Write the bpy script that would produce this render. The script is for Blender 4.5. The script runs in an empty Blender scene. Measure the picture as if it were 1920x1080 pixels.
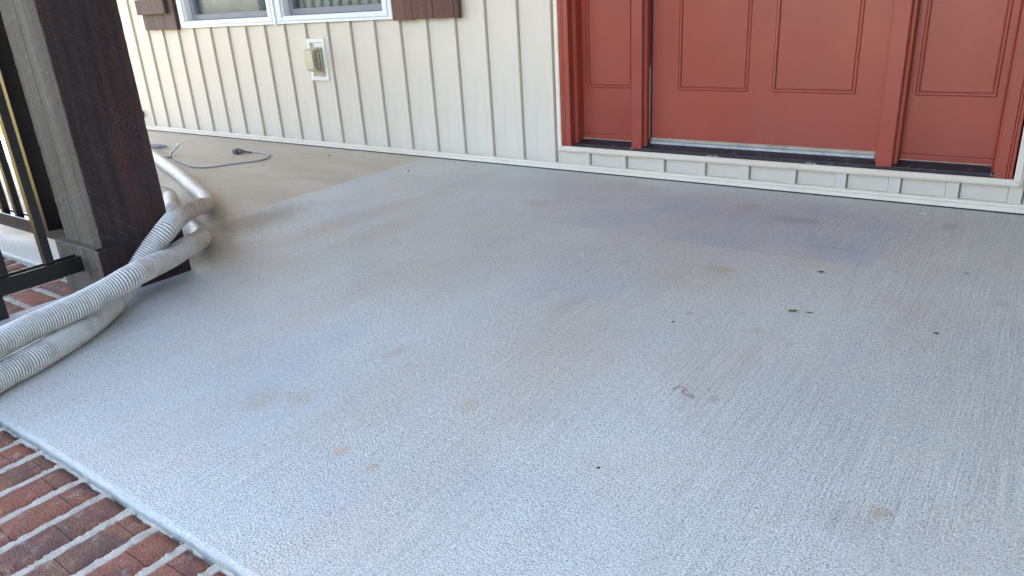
import bpy, bmesh, math, random
from mathutils import Vector, Matrix, noise
random.seed(7)
C = bpy.context.scene.collection
SC = bpy.context.scene

# ------------------------------------------------------------------ camera
cd = bpy.data.cameras.new('camera'); cam = bpy.data.objects.new('camera', cd); C.objects.link(cam)
_r = Vector((0.81000787, 0.58354395, -0.05799754)); _u = Vector((-0.17098466, 0.32962325, 0.92850027)); _f = Vector((-0.56093806, 0.74217584, -0.36677449))
M = Matrix((( _r.x, _u.x, -_f.x, 2.92085859), (_r.y, _u.y, -_f.y, -2.63624622), (_r.z, _u.z, -_f.z, 0.70498888), (0, 0, 0, 1)))
cam.matrix_world = M
cd.sensor_width = 36; cd.lens = 26.185; cd.clip_start = 0.02; cd.clip_end = 600
SC.camera = cam

# ------------------------------------------------------------------ sky, sun, exposure
SUN_EL = math.radians(50)
SUN_FROM = Vector((-0.78, 0.62, 0)).normalized()       # the sun stands behind the house, to the left
W = bpy.data.worlds.new('World'); SC.world = W; W.use_nodes = True
nt = W.node_tree; nt.nodes.clear()
sky = nt.nodes.new('ShaderNodeTexSky'); sky.sky_type = 'NISHITA'; sky.sun_disc = False
sky.sun_elevation = SUN_EL; sky.sun_rotation = math.atan2(SUN_FROM.x, SUN_FROM.y)
sky.air_density = 1.0; sky.dust_density = 2.6; sky.ozone_density = 0.25
bg = nt.nodes.new('ShaderNodeBackground'); bg.inputs['Strength'].default_value = 0.15
wo = nt.nodes.new('ShaderNodeOutputWorld')
nt.links.new(sky.outputs[0], bg.inputs[0]); nt.links.new(bg.outputs[0], wo.inputs[0])
ld = bpy.data.lights.new('sun', 'SUN'); ld.energy = 2.8; ld.angle = math.radians(0.5); ld.color = (1.0, 0.93, 0.82)
sun = bpy.data.objects.new('sun', ld); C.objects.link(sun)
sd = -(SUN_FROM * math.cos(SUN_EL) + Vector((0, 0, math.sin(SUN_EL))))
sun.rotation_euler = sd.to_track_quat('-Z', 'Y').to_euler(); sun.location = (-6, 6, 10)
vs = SC.view_settings; vs.view_transform = 'Standard'; vs.look = 'None'; vs.gamma = 1; vs.use_curve_mapping = False
vs.exposure = 3.1

# ------------------------------------------------------------------ node helpers
class NB:
    def __init__(s, name):
        s.m = bpy.data.materials.new(name); s.m.use_nodes = True; s.t = s.m.node_tree; s.t.nodes.clear()
        s.out = s.t.nodes.new('ShaderNodeOutputMaterial'); s.b = s.t.nodes.new('ShaderNodeBsdfPrincipled')
        s.t.links.new(s.b.outputs[0], s.out.inputs[0])
        tc = s.t.nodes.new('ShaderNodeTexCoord'); s.co = tc.outputs['Object']; s._xyz = None
    def put(s, sock, v):
        if isinstance(v, bpy.types.NodeSocket): s.t.links.new(v, sock)
        elif isinstance(v, (tuple, list)) and len(v) == 3 and sock.type == 'RGBA': sock.default_value = (*v, 1)
        else: sock.default_value = v
    def n(s, typ, **kw):
        x = s.t.nodes.new(typ)
        for k, v in kw.items(): setattr(x, k, v)
        return x
    def math(s, op, a, b=0.0, c=None, clamp=False):
        x = s.n('ShaderNodeMath', operation=op, use_clamp=clamp); s.put(x.inputs[0], a); s.put(x.inputs[1], b)
        if c is not None: s.put(x.inputs[2], c)
        return x.outputs[0]
    def xyz(s):
        if s._xyz is None:
            x = s.n('ShaderNodeSeparateXYZ'); s.put(x.inputs[0], s.co); s._xyz = x.outputs
        return s._xyz
    def scaled(s, v, co=None, rot=(0, 0, 0), loc=(0, 0, 0)):
        x = s.n('ShaderNodeMapping'); s.put(x.inputs[0], co or s.co); x.inputs['Scale'].default_value = v
        x.inputs['Rotation'].default_value = rot; x.inputs['Location'].default_value = loc; return x.outputs[0]
    def noise(s, scale, detail=3, rough=.5, co=None, dist=0):
        x = s.n('ShaderNodeTexNoise'); s.put(x.inputs['Vector'], co or s.co); x.inputs['Scale'].default_value = scale
        x.inputs['Detail'].default_value = detail; x.inputs['Roughness'].default_value = rough; x.inputs['Distortion'].default_value = dist
        return x.outputs[0]
    def vor(s, scale, co=None, feat='F1'):
        x = s.n('ShaderNodeTexVoronoi', feature=feat); s.put(x.inputs['Vector'], co or s.co); x.inputs['Scale'].default_value = scale
        return x.outputs[0]
    def ramp(s, f, lo, hi, a=0.0, b=1.0, smooth=True):
        x = s.n('ShaderNodeMapRange', interpolation_type='SMOOTHSTEP' if smooth else 'LINEAR'); s.put(x.inputs[0], f)
        x.inputs[1].default_value = lo; x.inputs[2].default_value = hi; x.inputs[3].default_value = a; x.inputs[4].default_value = b
        return x.outputs[0]
    def mix(s, f, a, b, mode='MIX'):
        x = s.n('ShaderNodeMix', data_type='RGBA', blend_type=mode, clamp_factor=True)
        s.put(x.inputs[0], f); s.put(x.inputs[6], a); s.put(x.inputs[7], b); return x.outputs[2]
    def rnd(s): return s.n('ShaderNodeObjectInfo').outputs['Random']
    def bump(s, h, strength=.5, dist=.002, prev=None):
        x = s.n('ShaderNodeBump'); s.put(x.inputs['Height'], h); x.inputs['Strength'].default_value = strength
        x.inputs['Distance'].default_value = dist
        if prev is not None: s.put(x.inputs['Normal'], prev)
        return x.outputs[0]
    def fin(s, col, rough=.6, nrm=None, metal=0, spec=None):
        s.put(s.b.inputs['Base Color'], col); s.put(s.b.inputs['Roughness'], rough); s.b.inputs['Metallic'].default_value = metal
        if nrm is not None: s.put(s.b.inputs['Normal'], nrm)
        if spec is not None: s.b.inputs['Specular IOR Level'].default_value = spec
        return s.m

MT = {}
# ---- concrete of the porch slab
def concrete():
    b = NB('broomed_concrete'); X, Y, Z = b.xyz()
    big = b.noise(1.3, 5, .55); mid = b.noise(4.5, 4, .6); pat = b.noise(1.0, 5, .62, co=b.scaled((2.6, 1.1, 1), loc=(3, 1, 0)))
    streak = b.noise(1.0, 4, .6, co=b.scaled((14, 1.1, 1)))
    c = b.mix(b.ramp(big, .35, .66), (.58, .585, .54), (.52, .527, .492))
    c = b.mix(b.math('MULTIPLY', b.ramp(pat, .44, .68, 0, .6), b.ramp(b.noise(120, 3, .7), .36, .6, .35, 1)), c, (.53, .485, .415))
    c = b.mix(b.ramp(streak, .5, .75, 0, .35), c, (.50, .475, .44))
    c = b.mix(b.ramp(b.noise(2.2, 4, .6, co=b.scaled((1, 1, 1), loc=(9, 4, 2))), .5, .7, 0, .45), c, (.46, .51, .56))
    wm = b.math('MULTIPLY', b.ramp(b.noise(3.1, 5, .65, co=b.scaled((1, .8, 1), loc=(6, 1, 3))), .5, .68, 0, .75), b.ramp(b.noise(95, 3, .75), .4, .62, .1, 1))
    c = b.mix(wm, c, (.56, .475, .40))
    c = b.mix(b.math('MULTIPLY', b.ramp(b.noise(2.6, 4, .6, co=b.scaled((1, 1, 1), loc=(2, 8, 7))), .55, .75, 0, .35), b.ramp(b.noise(110, 2, .7), .4, .6, .3, 1)), c, (.39, .38, .39))
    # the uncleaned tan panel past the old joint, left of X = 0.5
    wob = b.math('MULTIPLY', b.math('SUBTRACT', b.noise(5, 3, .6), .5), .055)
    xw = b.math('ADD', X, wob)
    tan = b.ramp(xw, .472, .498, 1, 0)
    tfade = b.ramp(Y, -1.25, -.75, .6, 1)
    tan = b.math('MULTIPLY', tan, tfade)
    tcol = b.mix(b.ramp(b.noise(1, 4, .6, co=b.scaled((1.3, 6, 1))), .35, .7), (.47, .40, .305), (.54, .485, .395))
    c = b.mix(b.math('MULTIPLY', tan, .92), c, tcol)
    # door-mat ghost
    wx = b.math('ADD', X, b.math('MULTIPLY', b.math('SUBTRACT', mid, .5), .03)); wy = b.math('ADD', Y, b.math('MULTIPLY', b.math('SUBTRACT', mid, .5), .02))
    m = b.math('MULTIPLY', b.math('MULTIPLY', b.ramp(wx, 1.35, 1.9), b.ramp(wx, 2.55, 2.62, 1, 0)), b.math('MULTIPLY', b.ramp(wy, -.690, -.635), b.ramp(wy, -.35, -.0, 1, 0)))
    c = b.mix(b.math('MULTIPLY', m, b.ramp(mid, .3, .7, .15, .45)), c, (.34, .395, .50))
    line = b.math('MULTIPLY', b.math('MULTIPLY', b.ramp(wy, -.672, -.666), b.ramp(wy, -.664, -.655, 1, 0)), b.math('MULTIPLY', b.ramp(X, 1.5, 1.8), b.ramp(X, 2.3, 2.62, 1, 0)))
    c = b.mix(b.math('MULTIPLY', line, .15), c, (.2, .2, .22))
    # stains with a place of their own, first two with hose shade painted in: x, y, rx, ry, colour, strength
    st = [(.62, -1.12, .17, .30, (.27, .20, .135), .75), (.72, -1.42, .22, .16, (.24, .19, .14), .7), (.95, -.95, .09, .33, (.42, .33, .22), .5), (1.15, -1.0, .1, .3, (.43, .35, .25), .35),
          (2.022, -1.956, .016, .024, (.5, .32, .17), .6), (2.105, -1.962, .011, .016, (.5, .29, .13), .7), (1.75, -1.92, .05, .06, (.45, .34, .2), .45), (1.81, -1.87, .05, .04, (.45, .34, .2), .4),
          (1.835, -1.634, .02, .05, (.44, .33, .24), .5), (2.256, -.846, .05, .035, (.43, .31, .16), .6), (2.03, -1.229, .03, .1, (.42, .32, .2), .4), (2.498, -1.027, .018, .012, (.25, .24, .08), .9),
          (2.53, -1.02, .014, .008, (.27, .25, .1), .75), (2.464, -1.166, .018, .022, (.44, .33, .18), .5), (2.118, -1.728, .025, .03, (.45, .34, .2), .45), (2.807, -1.663, .02, .02, (.44, .30, .15), .6),
          (2.77, -1.7, .05, .06, (.33, .28, .23), .35), (2.705, -.219, .03, .05, (.27, .22, .18), .5), (2.3, -.33, .12, .05, (.3, .23, .17), .42), (2.12, -.25, .06, .08, (.32, .23, .15), .35),
          (2.3, -1.146, .012, .012, (.25, .2, .15), .5), (2.494, -1.483, .014, .02, (.35, .25, .17), .55), (2.487, -.752, .016, .011, (.11, .09, .1), .9), (2.793, -.609, .009, .007, (.16, .1, .1), .8),
          (2.783, -1.007, .009, .008, (.14, .12, .12), .8), (2.882, -.779, .02, .02, (.42, .3, .16), .5), (2.544, -1.2, .013, .014, (.42, .32, .15), .5), (1.422, -.493, .07, .05, (.3, .27, .25), .35),
          (1.0, -.5, .08, .5, (.36, .31, .25), .22), (1.5, -1.3, .12, .35, (.50, .42, .33), .25), (2.2, -1.62, .13, .26, (.52, .44, .34), .3), (1.95, -1.75, .12, .26, (.52, .43, .33), .32), (2.1, -1.35, .12, .3, (.54, .46, .35), .3), (2.45, -1.35, .1, .2, (.52, .44, .34), .25), (2.25, -.95, .22, .16, (.52, .45, .33), .35), (2.75, -.95, .1, .2, (.48, .40, .32), .25),
          (2.45, -.55, .1, .02, (.3, .22, .16), .3), (-.3, -.25, .5, .1, (.5, .44, .35), .35), (-.6, -.9, .3, .2, (.33, .26, .18), .4)]
    jag = b.math('ADD', b.math('MULTIPLY', b.noise(34, 5, .8), 2.0), .05)
    gritm = b.ramp(b.noise(190, 2, .7), .38, .6, .45, 1.1)
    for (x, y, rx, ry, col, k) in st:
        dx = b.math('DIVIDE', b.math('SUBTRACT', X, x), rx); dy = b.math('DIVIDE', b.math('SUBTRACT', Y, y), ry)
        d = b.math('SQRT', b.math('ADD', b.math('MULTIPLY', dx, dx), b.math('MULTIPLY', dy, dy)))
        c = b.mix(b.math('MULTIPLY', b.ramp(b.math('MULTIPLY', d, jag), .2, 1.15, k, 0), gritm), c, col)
    # fine relief: sand specks, pits, broom lines
    edge = b.ramp(b.math('ADD', Y, b.math('MULTIPLY', b.noise(30, 3), .01)), -2.226, -2.212, .55, 1)
    sp = b.noise(330, 2, .65); sp2 = b.noise(95, 3, .6); pit = b.vor(120)
    grit = b.ramp(b.noise(1.6, 3, .6, co=b.scaled((1, 1, 1), loc=(5, 2, 0))), .35, .65, .55, 1.0)
    br = b.noise(1, 3, .6, co=b.scaled((210, 5, 1))); br2 = b.noise(1, 2, .5, co=b.scaled((70, 1.2, 1)))
    brm = b.math('MULTIPLY', b.ramp(b.noise(1.2, 3, .6, co=b.scaled((2.6, 1.6, 1), loc=(1, 7, 0))), .40, .6, .05, 1), b.ramp(b.math('ADD', X, b.math('MULTIPLY', Y, -.25)), 1.9, 2.5, .22, 1))
    s1 = b.math('MULTIPLY', b.ramp(sp, .34, .60, -1.35, .85, False), .36); s1 = b.math('MULTIPLY', b.math('MULTIPLY', s1, grit), b.ramp(edge, 0, 1, .25, 1))
    s2 = b.math('MULTIPLY', b.ramp(sp2, .3, .7, -1, 1, False), .085)
    s3 = b.math('MULTIPLY', b.math('MULTIPLY', b.ramp(br, .35, .65, -1, 1, False), .095), b.math('MULTIPLY', brm, edge))
    s4 = b.math('MULTIPLY', b.ramp(br2, .35, .65, -1, 1, False), .02)
    k = b.math('ADD', b.math('ADD', b.math('ADD', s1, s2), b.math('ADD', s3, s4)), 1.0)
    pits = b.math('MULTIPLY', b.ramp(b.math('ADD', pit, b.math('MULTIPLY', b.noise(60, 2), .3)), .24, .38, .6, 0), edge)
    c = b.mix(1.0, c, b.n('ShaderNodeCombineColor').outputs[0], 'MIX') if False else c
    cm = b.n('ShaderNodeVectorMath', operation='SCALE'); b.put(cm.inputs[0], c); b.put(cm.inputs['Scale'], k); c = cm.outputs[0]
    c = b.mix(pits, c, (.17, .17, .18))
    c = b.mix(b.ramp(Y, -2.228, -2.216, .55, 0), c, (.33, .345, .34)); c = b.mix(b.ramp(Z, -.010, -.001, .85, 0), c, (.20, .20, .17)); c = b.mix(b.math('MULTIPLY', b.ramp(Y, -2.235, -2.20, .5, 0), b.ramp(b.noise(18, 4, .7), .5, .62)), c, (.36, .36, .33))  # edge darkened in colour to offset skylight on the rounding; side darker, patchy
    h = b.math('ADD', b.math('MULTIPLY', sp, .8), b.math('ADD', b.math('MULTIPLY', sp2, .6), b.math('MULTIPLY', b.math('MULTIPLY', br, brm), 1.1)))
    h = b.math('MULTIPLY', h, edge)
    nrm = b.bump(h, .9, .0032); nrm = b.bump(big, .2, .02, nrm)
    rough = b.ramp(mid, .3, .7, .62, .85)
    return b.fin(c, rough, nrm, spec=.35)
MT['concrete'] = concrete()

def vinyl():
    b = NB('cream_vinyl'); X, Y, Z = b.xyz()
    c = b.mix(b.ramp(b.noise(3, 4, .6), .35, .7), (.665, .575, .47), (.64, .555, .455))
    c = b.mix(b.ramp(b.noise(1, 3, .6, co=b.scaled((25, 25, 1.5))), .52, .8, 0, .22), c, (.46, .41, .33))
    c = b.mix(b.ramp(b.math('ADD', Z, b.math('MULTIPLY', b.noise(9, 3), .08)), .035, .14, .45, 0), c, (.45, .42, .36))
    g = b.noise(1, 4, .6, co=b.scaled((160, 160, 7)))
    return b.fin(c, .42, b.bump(g, .12, .0012), spec=.4)
MT['vinyl'] = vinyl()
def vtrim():
    b = NB('cream_trim'); X, Y, Z = b.xyz()
    c = b.mix(b.ramp(b.noise(6, 4, .6), .4, .7), (.745, .64, .52), (.69, .595, .48))
    c = b.mix(b.ramp(b.noise(45, 3, .6), .66, .78, 0, .35), c, (.38, .34, .28))
    return b.fin(c, .4, b.bump(b.noise(20, 3), .1, .003))
MT['trim'] = vtrim()
def red():
    b = NB('red_door_paint'); X, Y, Z = b.xyz()
    c = b.mix(b.ramp(b.noise(2.2, 5, .65), .35, .7), (.335, .052, .030), (.285, .047, .030))
    c = b.mix(b.ramp(b.noise(1, 4, .6, co=b.scaled((7, 7, 2.0), loc=(2, 0, 5))), .5, .8, 0, .4), c, (.31, .09, .07))
    c = b.mix(b.ramp(b.vor(17), .045, .02, 0, .5), c, (.13, .03, .025))
    brush = b.noise(1, 3, .6, co=b.scaled((5, 60, 170)))
    n_ = b.bump(brush, .16, .0012); n_ = b.bump(b.noise(60, 3), .1, .001, n_)
    return b.fin(c, b.ramp(b.noise(5, 3), .3, .7, .30, .44), n_, spec=.5)
MT['red'] = red()
def simple(name, col, rough=.5, metal=0, var=.25, sc=8, bumps=.0, bsc=60, spec=None, dirt=None):
    b = NB(name); d = tuple(x * (1 - var) for x in col)
    c = b.mix(b.ramp(b.noise(sc, 4, .6), .35, .7), col, d)
    if dirt: c = b.mix(b.ramp(b.noise(dirt[1], 4, .65, co=b.scaled((1, 1, 1), loc=(3, 3, 3))), .52, .7, 0, dirt[2]), c, dirt[0])
    return b.fin(c, rough, b.bump(b.noise(bsc, 3), bumps, .002) if bumps else None, metal, spec)
MT['white'] = simple('white_window_vinyl', (.80, .81, .81), .35, var=.06)
MT['sash'] = simple('grey_sash', (.23, .225, .24), .45, var=.12)
MT['sill'] = simple('dark_bronze_sill', (.026, .022, .027), .55, var=.4, sc=22, bumps=.3, bsc=180, dirt=((.12, .10, .085), 35, .45))
MT['alu'] = simple('aluminium_strip', (.50, .50, .52), .4, .3, .3, 30)
MT['sweep'] = simple('tan_door_sweep', (.42, .36, .27), .7, var=.3, sc=30)
MT['black'] = simple('black_weatherstrip_and_gap', (.012, .012, .013), .6)
MT['rail'] = simple('black_powder_coat', (.010, .008, .008), .24, .0, .25, 10, .08, 220, spec=.7)
MT['cord'] = simple('grey_cord_jacket', (.34, .35, .39), .5, var=.15, sc=40)
MT['cordwhite'] = simple('pale_cord_tie', (.7, .7, .72), .6)
MT['plug'] = simple('dark_plug_rubber', (.11, .11, .12), .5)
MT['brass'] = simple('plug_metal', (.6, .58, .52), .3, .9)
MT['tanplastic'] = simple('yellowed_plastic', (.60, .52, .36), .35, var=.15, sc=25)
MT['olive'] = simple('olive_plastic', (.30, .29, .21), .25, var=.2, sc=25)
MT['oldwhite'] = simple('white_plastic', (.76, .73, .64), .4, var=.05)
MT['boxinner'] = simple('peach_box_inside', (.55, .46, .37), .5)
MT['ceiling'] = simple('porch_ceiling_paint', (.62, .60, .56), .6, var=.06)
MT['shingle'] = simple('roof_shingle', (.07, .065, .06), .85, var=.4, sc=6, bumps=.5, bsc=40)
MT['interior'] = simple('interior_plaster', (.35, .34, .32), .8)
MT['specks'] = simple('dark_debris', (.035, .03, .028), .8)
MT['palechip'] = simple('pale_chip', (.7, .69, .66), .7)
MT['leaf'] = simple('dried_green_leaf', (.13, .13, .035), .7, var=.5, sc=90)
MT['twig'] = simple('brown_twig', (.22, .12, .085), .8)

def brick():
    b = NB('clay_brick'); r = b.rnd(); o = b.scaled((1, 1, 1)); ad = b.n('ShaderNodeVectorMath', operation='ADD')
    cx = b.n('ShaderNodeCombineXYZ'); b.put(cx.inputs[0], b.math('MULTIPLY', r, 37.0)); b.put(cx.inputs[1], b.math('MULTIPLY', r, 11.0))
    b.put(ad.inputs[0], b.co); b.put(ad.inputs[1], cx.outputs[0]); o = ad.outputs[0]
    c = b.mix(b.ramp(r, 0, 1, 0, 1, False), (.30, .105, .065), (.20, .115, .072))
    c = b.mix(b.ramp(b.noise(11, 4, .6, co=o), .45, .62, 0, .85), c, (.135, .075, .065))
    c = b.mix(b.ramp(b.noise(16, 3, .6, co=o, dist=.4), .52, .7, 0, .8), c, (.37, .155, .085))
    c = b.mix(b.ramp(b.noise(260, 2, .7, co=o), .48, .66, 0, .75), c, (.10, .05, .042))
    c = b.mix(b.ramp(b.noise(270, 2, .6, co=o), .62, .75, 0, .6), c, (.42, .25, .17))
    c = b.mix(b.ramp(b.noise(38, 4, .7, co=o), .54, .68, 0, .5), c, (.36, .31, .26))
    sc_ = b.math('ABSOLUTE', b.math('SUBTRACT', b.math('FRACT', b.math('ADD', b.math('MULTIPLY', b.xyz()[0], 11.0), b.math('ADD', b.math('MULTIPLY', b.noise(9, 2, .5, co=o), .07), b.math('MULTIPLY', r, 5)))), .5))
    c = b.mix(b.math('MULTIPLY', b.ramp(sc_, .004, .014, .7, 0), b.ramp(b.noise(30, 2, .5, co=o), .45, .6)), c, (.08, .04, .035))
    h = b.math('ADD', b.math('ADD', b.noise(300, 3, .6, co=o), b.math('MULTIPLY', b.noise(40, 3, .6, co=o), 1.2)), b.ramp(sc_, .004, .018, -.8, 0))
    return b.fin(c, .85, b.bump(h, 1.0, .0035), spec=.3)
MT['brick'] = brick()
def mortar():
    b = NB('sandy_mortar')
    c = b.mix(b.ramp(b.noise(25, 4, .65), .35, .7), (.50, .455, .375), (.37, .335, .275))
    c = b.mix(b.ramp(b.noise(380, 2), .6, .72, 0, .6), c, (.20, .18, .15))
    h = b.math('ADD', b.noise(420, 2), b.noise(90, 3))
    return b.fin(c, .9, b.bump(h, .9, .002), spec=.2)
MT['mortar'] = mortar()

def post_wood(name, dark, mid, warm, saw=1.0, knot=None, rough=.72):
    b = NB(name); X, Y, Z = b.xyz()
    g = b.noise(1, 5, .65, co=b.scaled((45, 45, 1.6)), dist=.4); g2 = b.noise(1, 4, .6, co=b.scaled((11, 11, 1.1), loc=(2, 5, 1)))
    c = b.mix(b.ramp(g, .35, .68), dark, mid)
    c = b.mix(b.ramp(g2, .5, .68, 0, .75), c, warm)
    sw = b.noise(1, 3, .6, co=b.scaled((7, 7, 130), co=b.scaled((1, 1, 1), rot=(.75, .3, 0)))); sw2 = b.noise(1, 3, .6, co=b.scaled((9, 9, 210), co=b.scaled((1, 1, 1), rot=(-.5, .4, 0))))
    c = b.mix(b.ramp(b.noise(1, 4, .7, co=b.scaled((30, 30, 30), loc=(4, 4, 4))), .5, .7, 0, .5), c, tuple(x * .55 for x in mid))
    c = b.mix(b.ramp(b.noise(3.2, 3, .6, co=b.scaled((1, 1, 1), loc=(8, 1, 0))), .5, .7, 0, .5 * saw), c, (mid[0] * 1.0, mid[1] * 1.3, mid[2] * 1.6))
    c = b.mix(b.ramp(sw, .55, .75, 0, .4 * saw), c, tuple(min(1, x * 2.3) for x in mid))
    c = b.mix(b.ramp(b.noise(170, 3, .7), .5, .68, 0, .55), c, tuple(x * .5 for x in dark))
    c = b.mix(b.ramp(b.noise(240, 2), .66, .75, 0, .5), c, tuple(min(1, x * 4.0 + .02) for x in mid))
    h = b.math('ADD', b.math('MULTIPLY', g, .8), b.math('ADD', b.math('MULTIPLY', sw, .8 * saw), b.math('ADD', b.math('MULTIPLY', sw2, .5 * saw), b.math('MULTIPLY', b.noise(210, 2), .35))))
    if knot:
        for (ky, kz, kr) in knot:
            dy = b.math('SUBTRACT', Y, ky); dz = b.math('MULTIPLY', b.math('SUBTRACT', Z, kz), .8)
            d = b.math('DIVIDE', b.math('SQRT', b.math('ADD', b.math('MULTIPLY', dy, dy), b.math('MULTIPLY', dz, dz))), kr)
            d = b.math('ADD', d, b.math('MULTIPLY', b.noise(20, 4, .7), 1.3)); d = b.math('SUBTRACT', d, .45)
            ring = b.math('SINE', b.math('MULTIPLY', d, 15))
            c = b.mix(b.ramp(d, .5, 1.1, .85, 0), c, tuple(x * .9 for x in mid))
            c = b.mix(b.math('MULTIPLY', b.ramp(ring, .2, 1, 0, .15), b.ramp(d, .8, 1.6, 1, 0)), c, tuple(x * .3 for x in dark))
            h = b.math('ADD', h, b.math('MULTIPLY', ring, b.ramp(d, .7, 1.5, .4, 0)))
    return b.fin(c, rough, b.bump(h, .85, .0035), spec=.4)
MT['post_dark'] = post_wood('stained_shaded_post_wood', (.020, .012, .012), (.042, .028, .028), (.080, .030, .024), knot=[(-1.60, .43, .035), (-1.70, .40, .014)])  # same wood, dimmer light on the other faces included in its colour
MT['post_grey'] = post_wood('weathered_lit_post_wood', (.052, .041, .032), (.098, .080, .062), (.125, .080, .052), saw=.5)  # front-face copy: weathering plus brighter light put into the wood colour
MT['trim_dark'] = post_wood('stained_base_wood', (.018, .010, .010), (.036, .020, .020), (.055, .022, .02), saw=.3)
MT['shutter'] = post_wood('red_cedar_stain', (.085, .032, .024), (.135, .052, .036), (.17, .062, .038), saw=.25, rough=.6)
MT['shutter_old'] = post_wood('faded_cedar_stain', (.085, .052, .045), (.13, .08, .065), (.15, .08, .06), saw=.25, rough=.65)

def hosemat():
    b = NB('ribbed_vinyl_hose')
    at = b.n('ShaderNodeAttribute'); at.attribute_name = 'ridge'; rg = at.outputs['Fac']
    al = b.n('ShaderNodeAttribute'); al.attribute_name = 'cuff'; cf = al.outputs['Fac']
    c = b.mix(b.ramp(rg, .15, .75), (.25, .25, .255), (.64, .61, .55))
    c = b.mix(cf, c, (.49, .47, .435))
    c = b.mix(b.ramp(b.noise(24, 4, .65), .46, .66, 0, .7), c, (.40, .365, .31))
    c = b.mix(b.ramp(b.noise(55, 4, .7), .56, .70, 0, .6), c, (.36, .29, .20))
    c = b.mix(b.math('MULTIPLY', b.ramp(b.noise(30, 4, .7, co=b.scaled((1, 1, 1), loc=(7, 7, 7))), .56, .66, 0, .7), cf), c, (.33, .33, .36))
    X, Y, Z = b.xyz()
    for (x, y, z, r_) in [(.99, -1.56, .19, .035), (1.13, -1.70, .09, .05), (1.06, -1.87, .02, .05)]:
        v = b.n('ShaderNodeVectorMath', operation='DISTANCE'); b.put(v.inputs[0], b.co); v.inputs[1].default_value = (x, y, z)
        c = b.mix(b.ramp(b.math('ADD', v.outputs['Value'], b.math('MULTIPLY', b.noise(60, 3), .03)), r_ * .6, r_ * 1.2, .6, 0), c, (.50, .43, .28))
    return b.fin(c, .55, b.bump(b.noise(120, 3), .2, .001), spec=.3)
MT['hose'] = hosemat()
def grassm():
    b = NB('dry_lawn')
    c = b.mix(b.ramp(b.noise(.7, 5, .6), .4, .65), (.30, .22, .07), (.20, .175, .055))
    c = b.mix(b.ramp(b.noise(60, 3, .6), .45, .65, 0, .6), c, (.16, .13, .05))
    return b.fin(c, .9, b.bump(b.noise(90, 3), .8, .02), spec=.1)
MT['lawn'] = grassm()
def glassm():
    b = NB('window_glass'); b.t.nodes.remove(b.b)
    g = b.n('ShaderNodeBsdfGlossy'); g.inputs['Roughness'].default_value = .02; t = b.n('ShaderNodeBsdfTransparent'); t.inputs[0].default_value = (.93, .97, .97, 1)
    fr = b.n('ShaderNodeFresnel'); fr.inputs[0].default_value = 1.52
    mx = b.n('ShaderNodeMixShader'); b.put(mx.inputs[0], b.math('MULTIPLY', fr.outputs[0], .9, clamp=True)); b.t.links.new(t.outputs[0], mx.inputs[1]); b.t.links.new(g.outputs[0], mx.inputs[2])
    b.t.links.new(mx.outputs[0], b.out.inputs[0]); return b.m
MT['glass'] = glassm()
def curt():
    b = NB('curtain_cloth'); X, Y, Z = b.xyz()
    s_ = b.noise(1, 2, .5, co=b.scaled((9, 1, .3)))
    c = b.mix(b.ramp(s_, .42, .58), (.66, .80, .80), (.92, .94, .90))  # pale teal in the cloth stands in for sky reflected by the panes
    return b.fin(c, .9, b.bump(b.noise(400, 2), .3, .001))
MT['curtain'] = curt()

# ------------------------------------------------------------------ object helpers
def tag(o, label=None, cat=None, group=None, kind=None):
    if label: o['label'] = label
    if cat: o['category'] = cat
    if group: o['group'] = group
    if kind: o['kind'] = kind
    return o
def empty(name, loc, label, cat, group=None):
    o = bpy.data.objects.new(name, None); C.objects.link(o); o.location = loc; o.empty_display_size = .05
    return tag(o, label, cat, group)
def link(name, me, mat, parent=None):
    o = bpy.data.objects.new(name, me); C.objects.link(o)
    if mat is not None and not me.materials:
        for m_ in (mat if isinstance(mat, (list, tuple)) else [mat]): me.materials.append(m_)
    if parent is not None: o.parent = parent; o.location = -parent.location if parent.parent is None and parent.type == 'EMPTY' else (0, 0, 0)
    return o
def mesh(vs_, fs, smooth=False, name='mesh'):
    me = bpy.data.meshes.new(name); me.from_pydata([tuple(v) for v in vs_], [], fs); me.validate(); me.update()
    if smooth:
        for p in me.polygons: p.use_smooth = True
    return me
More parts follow.
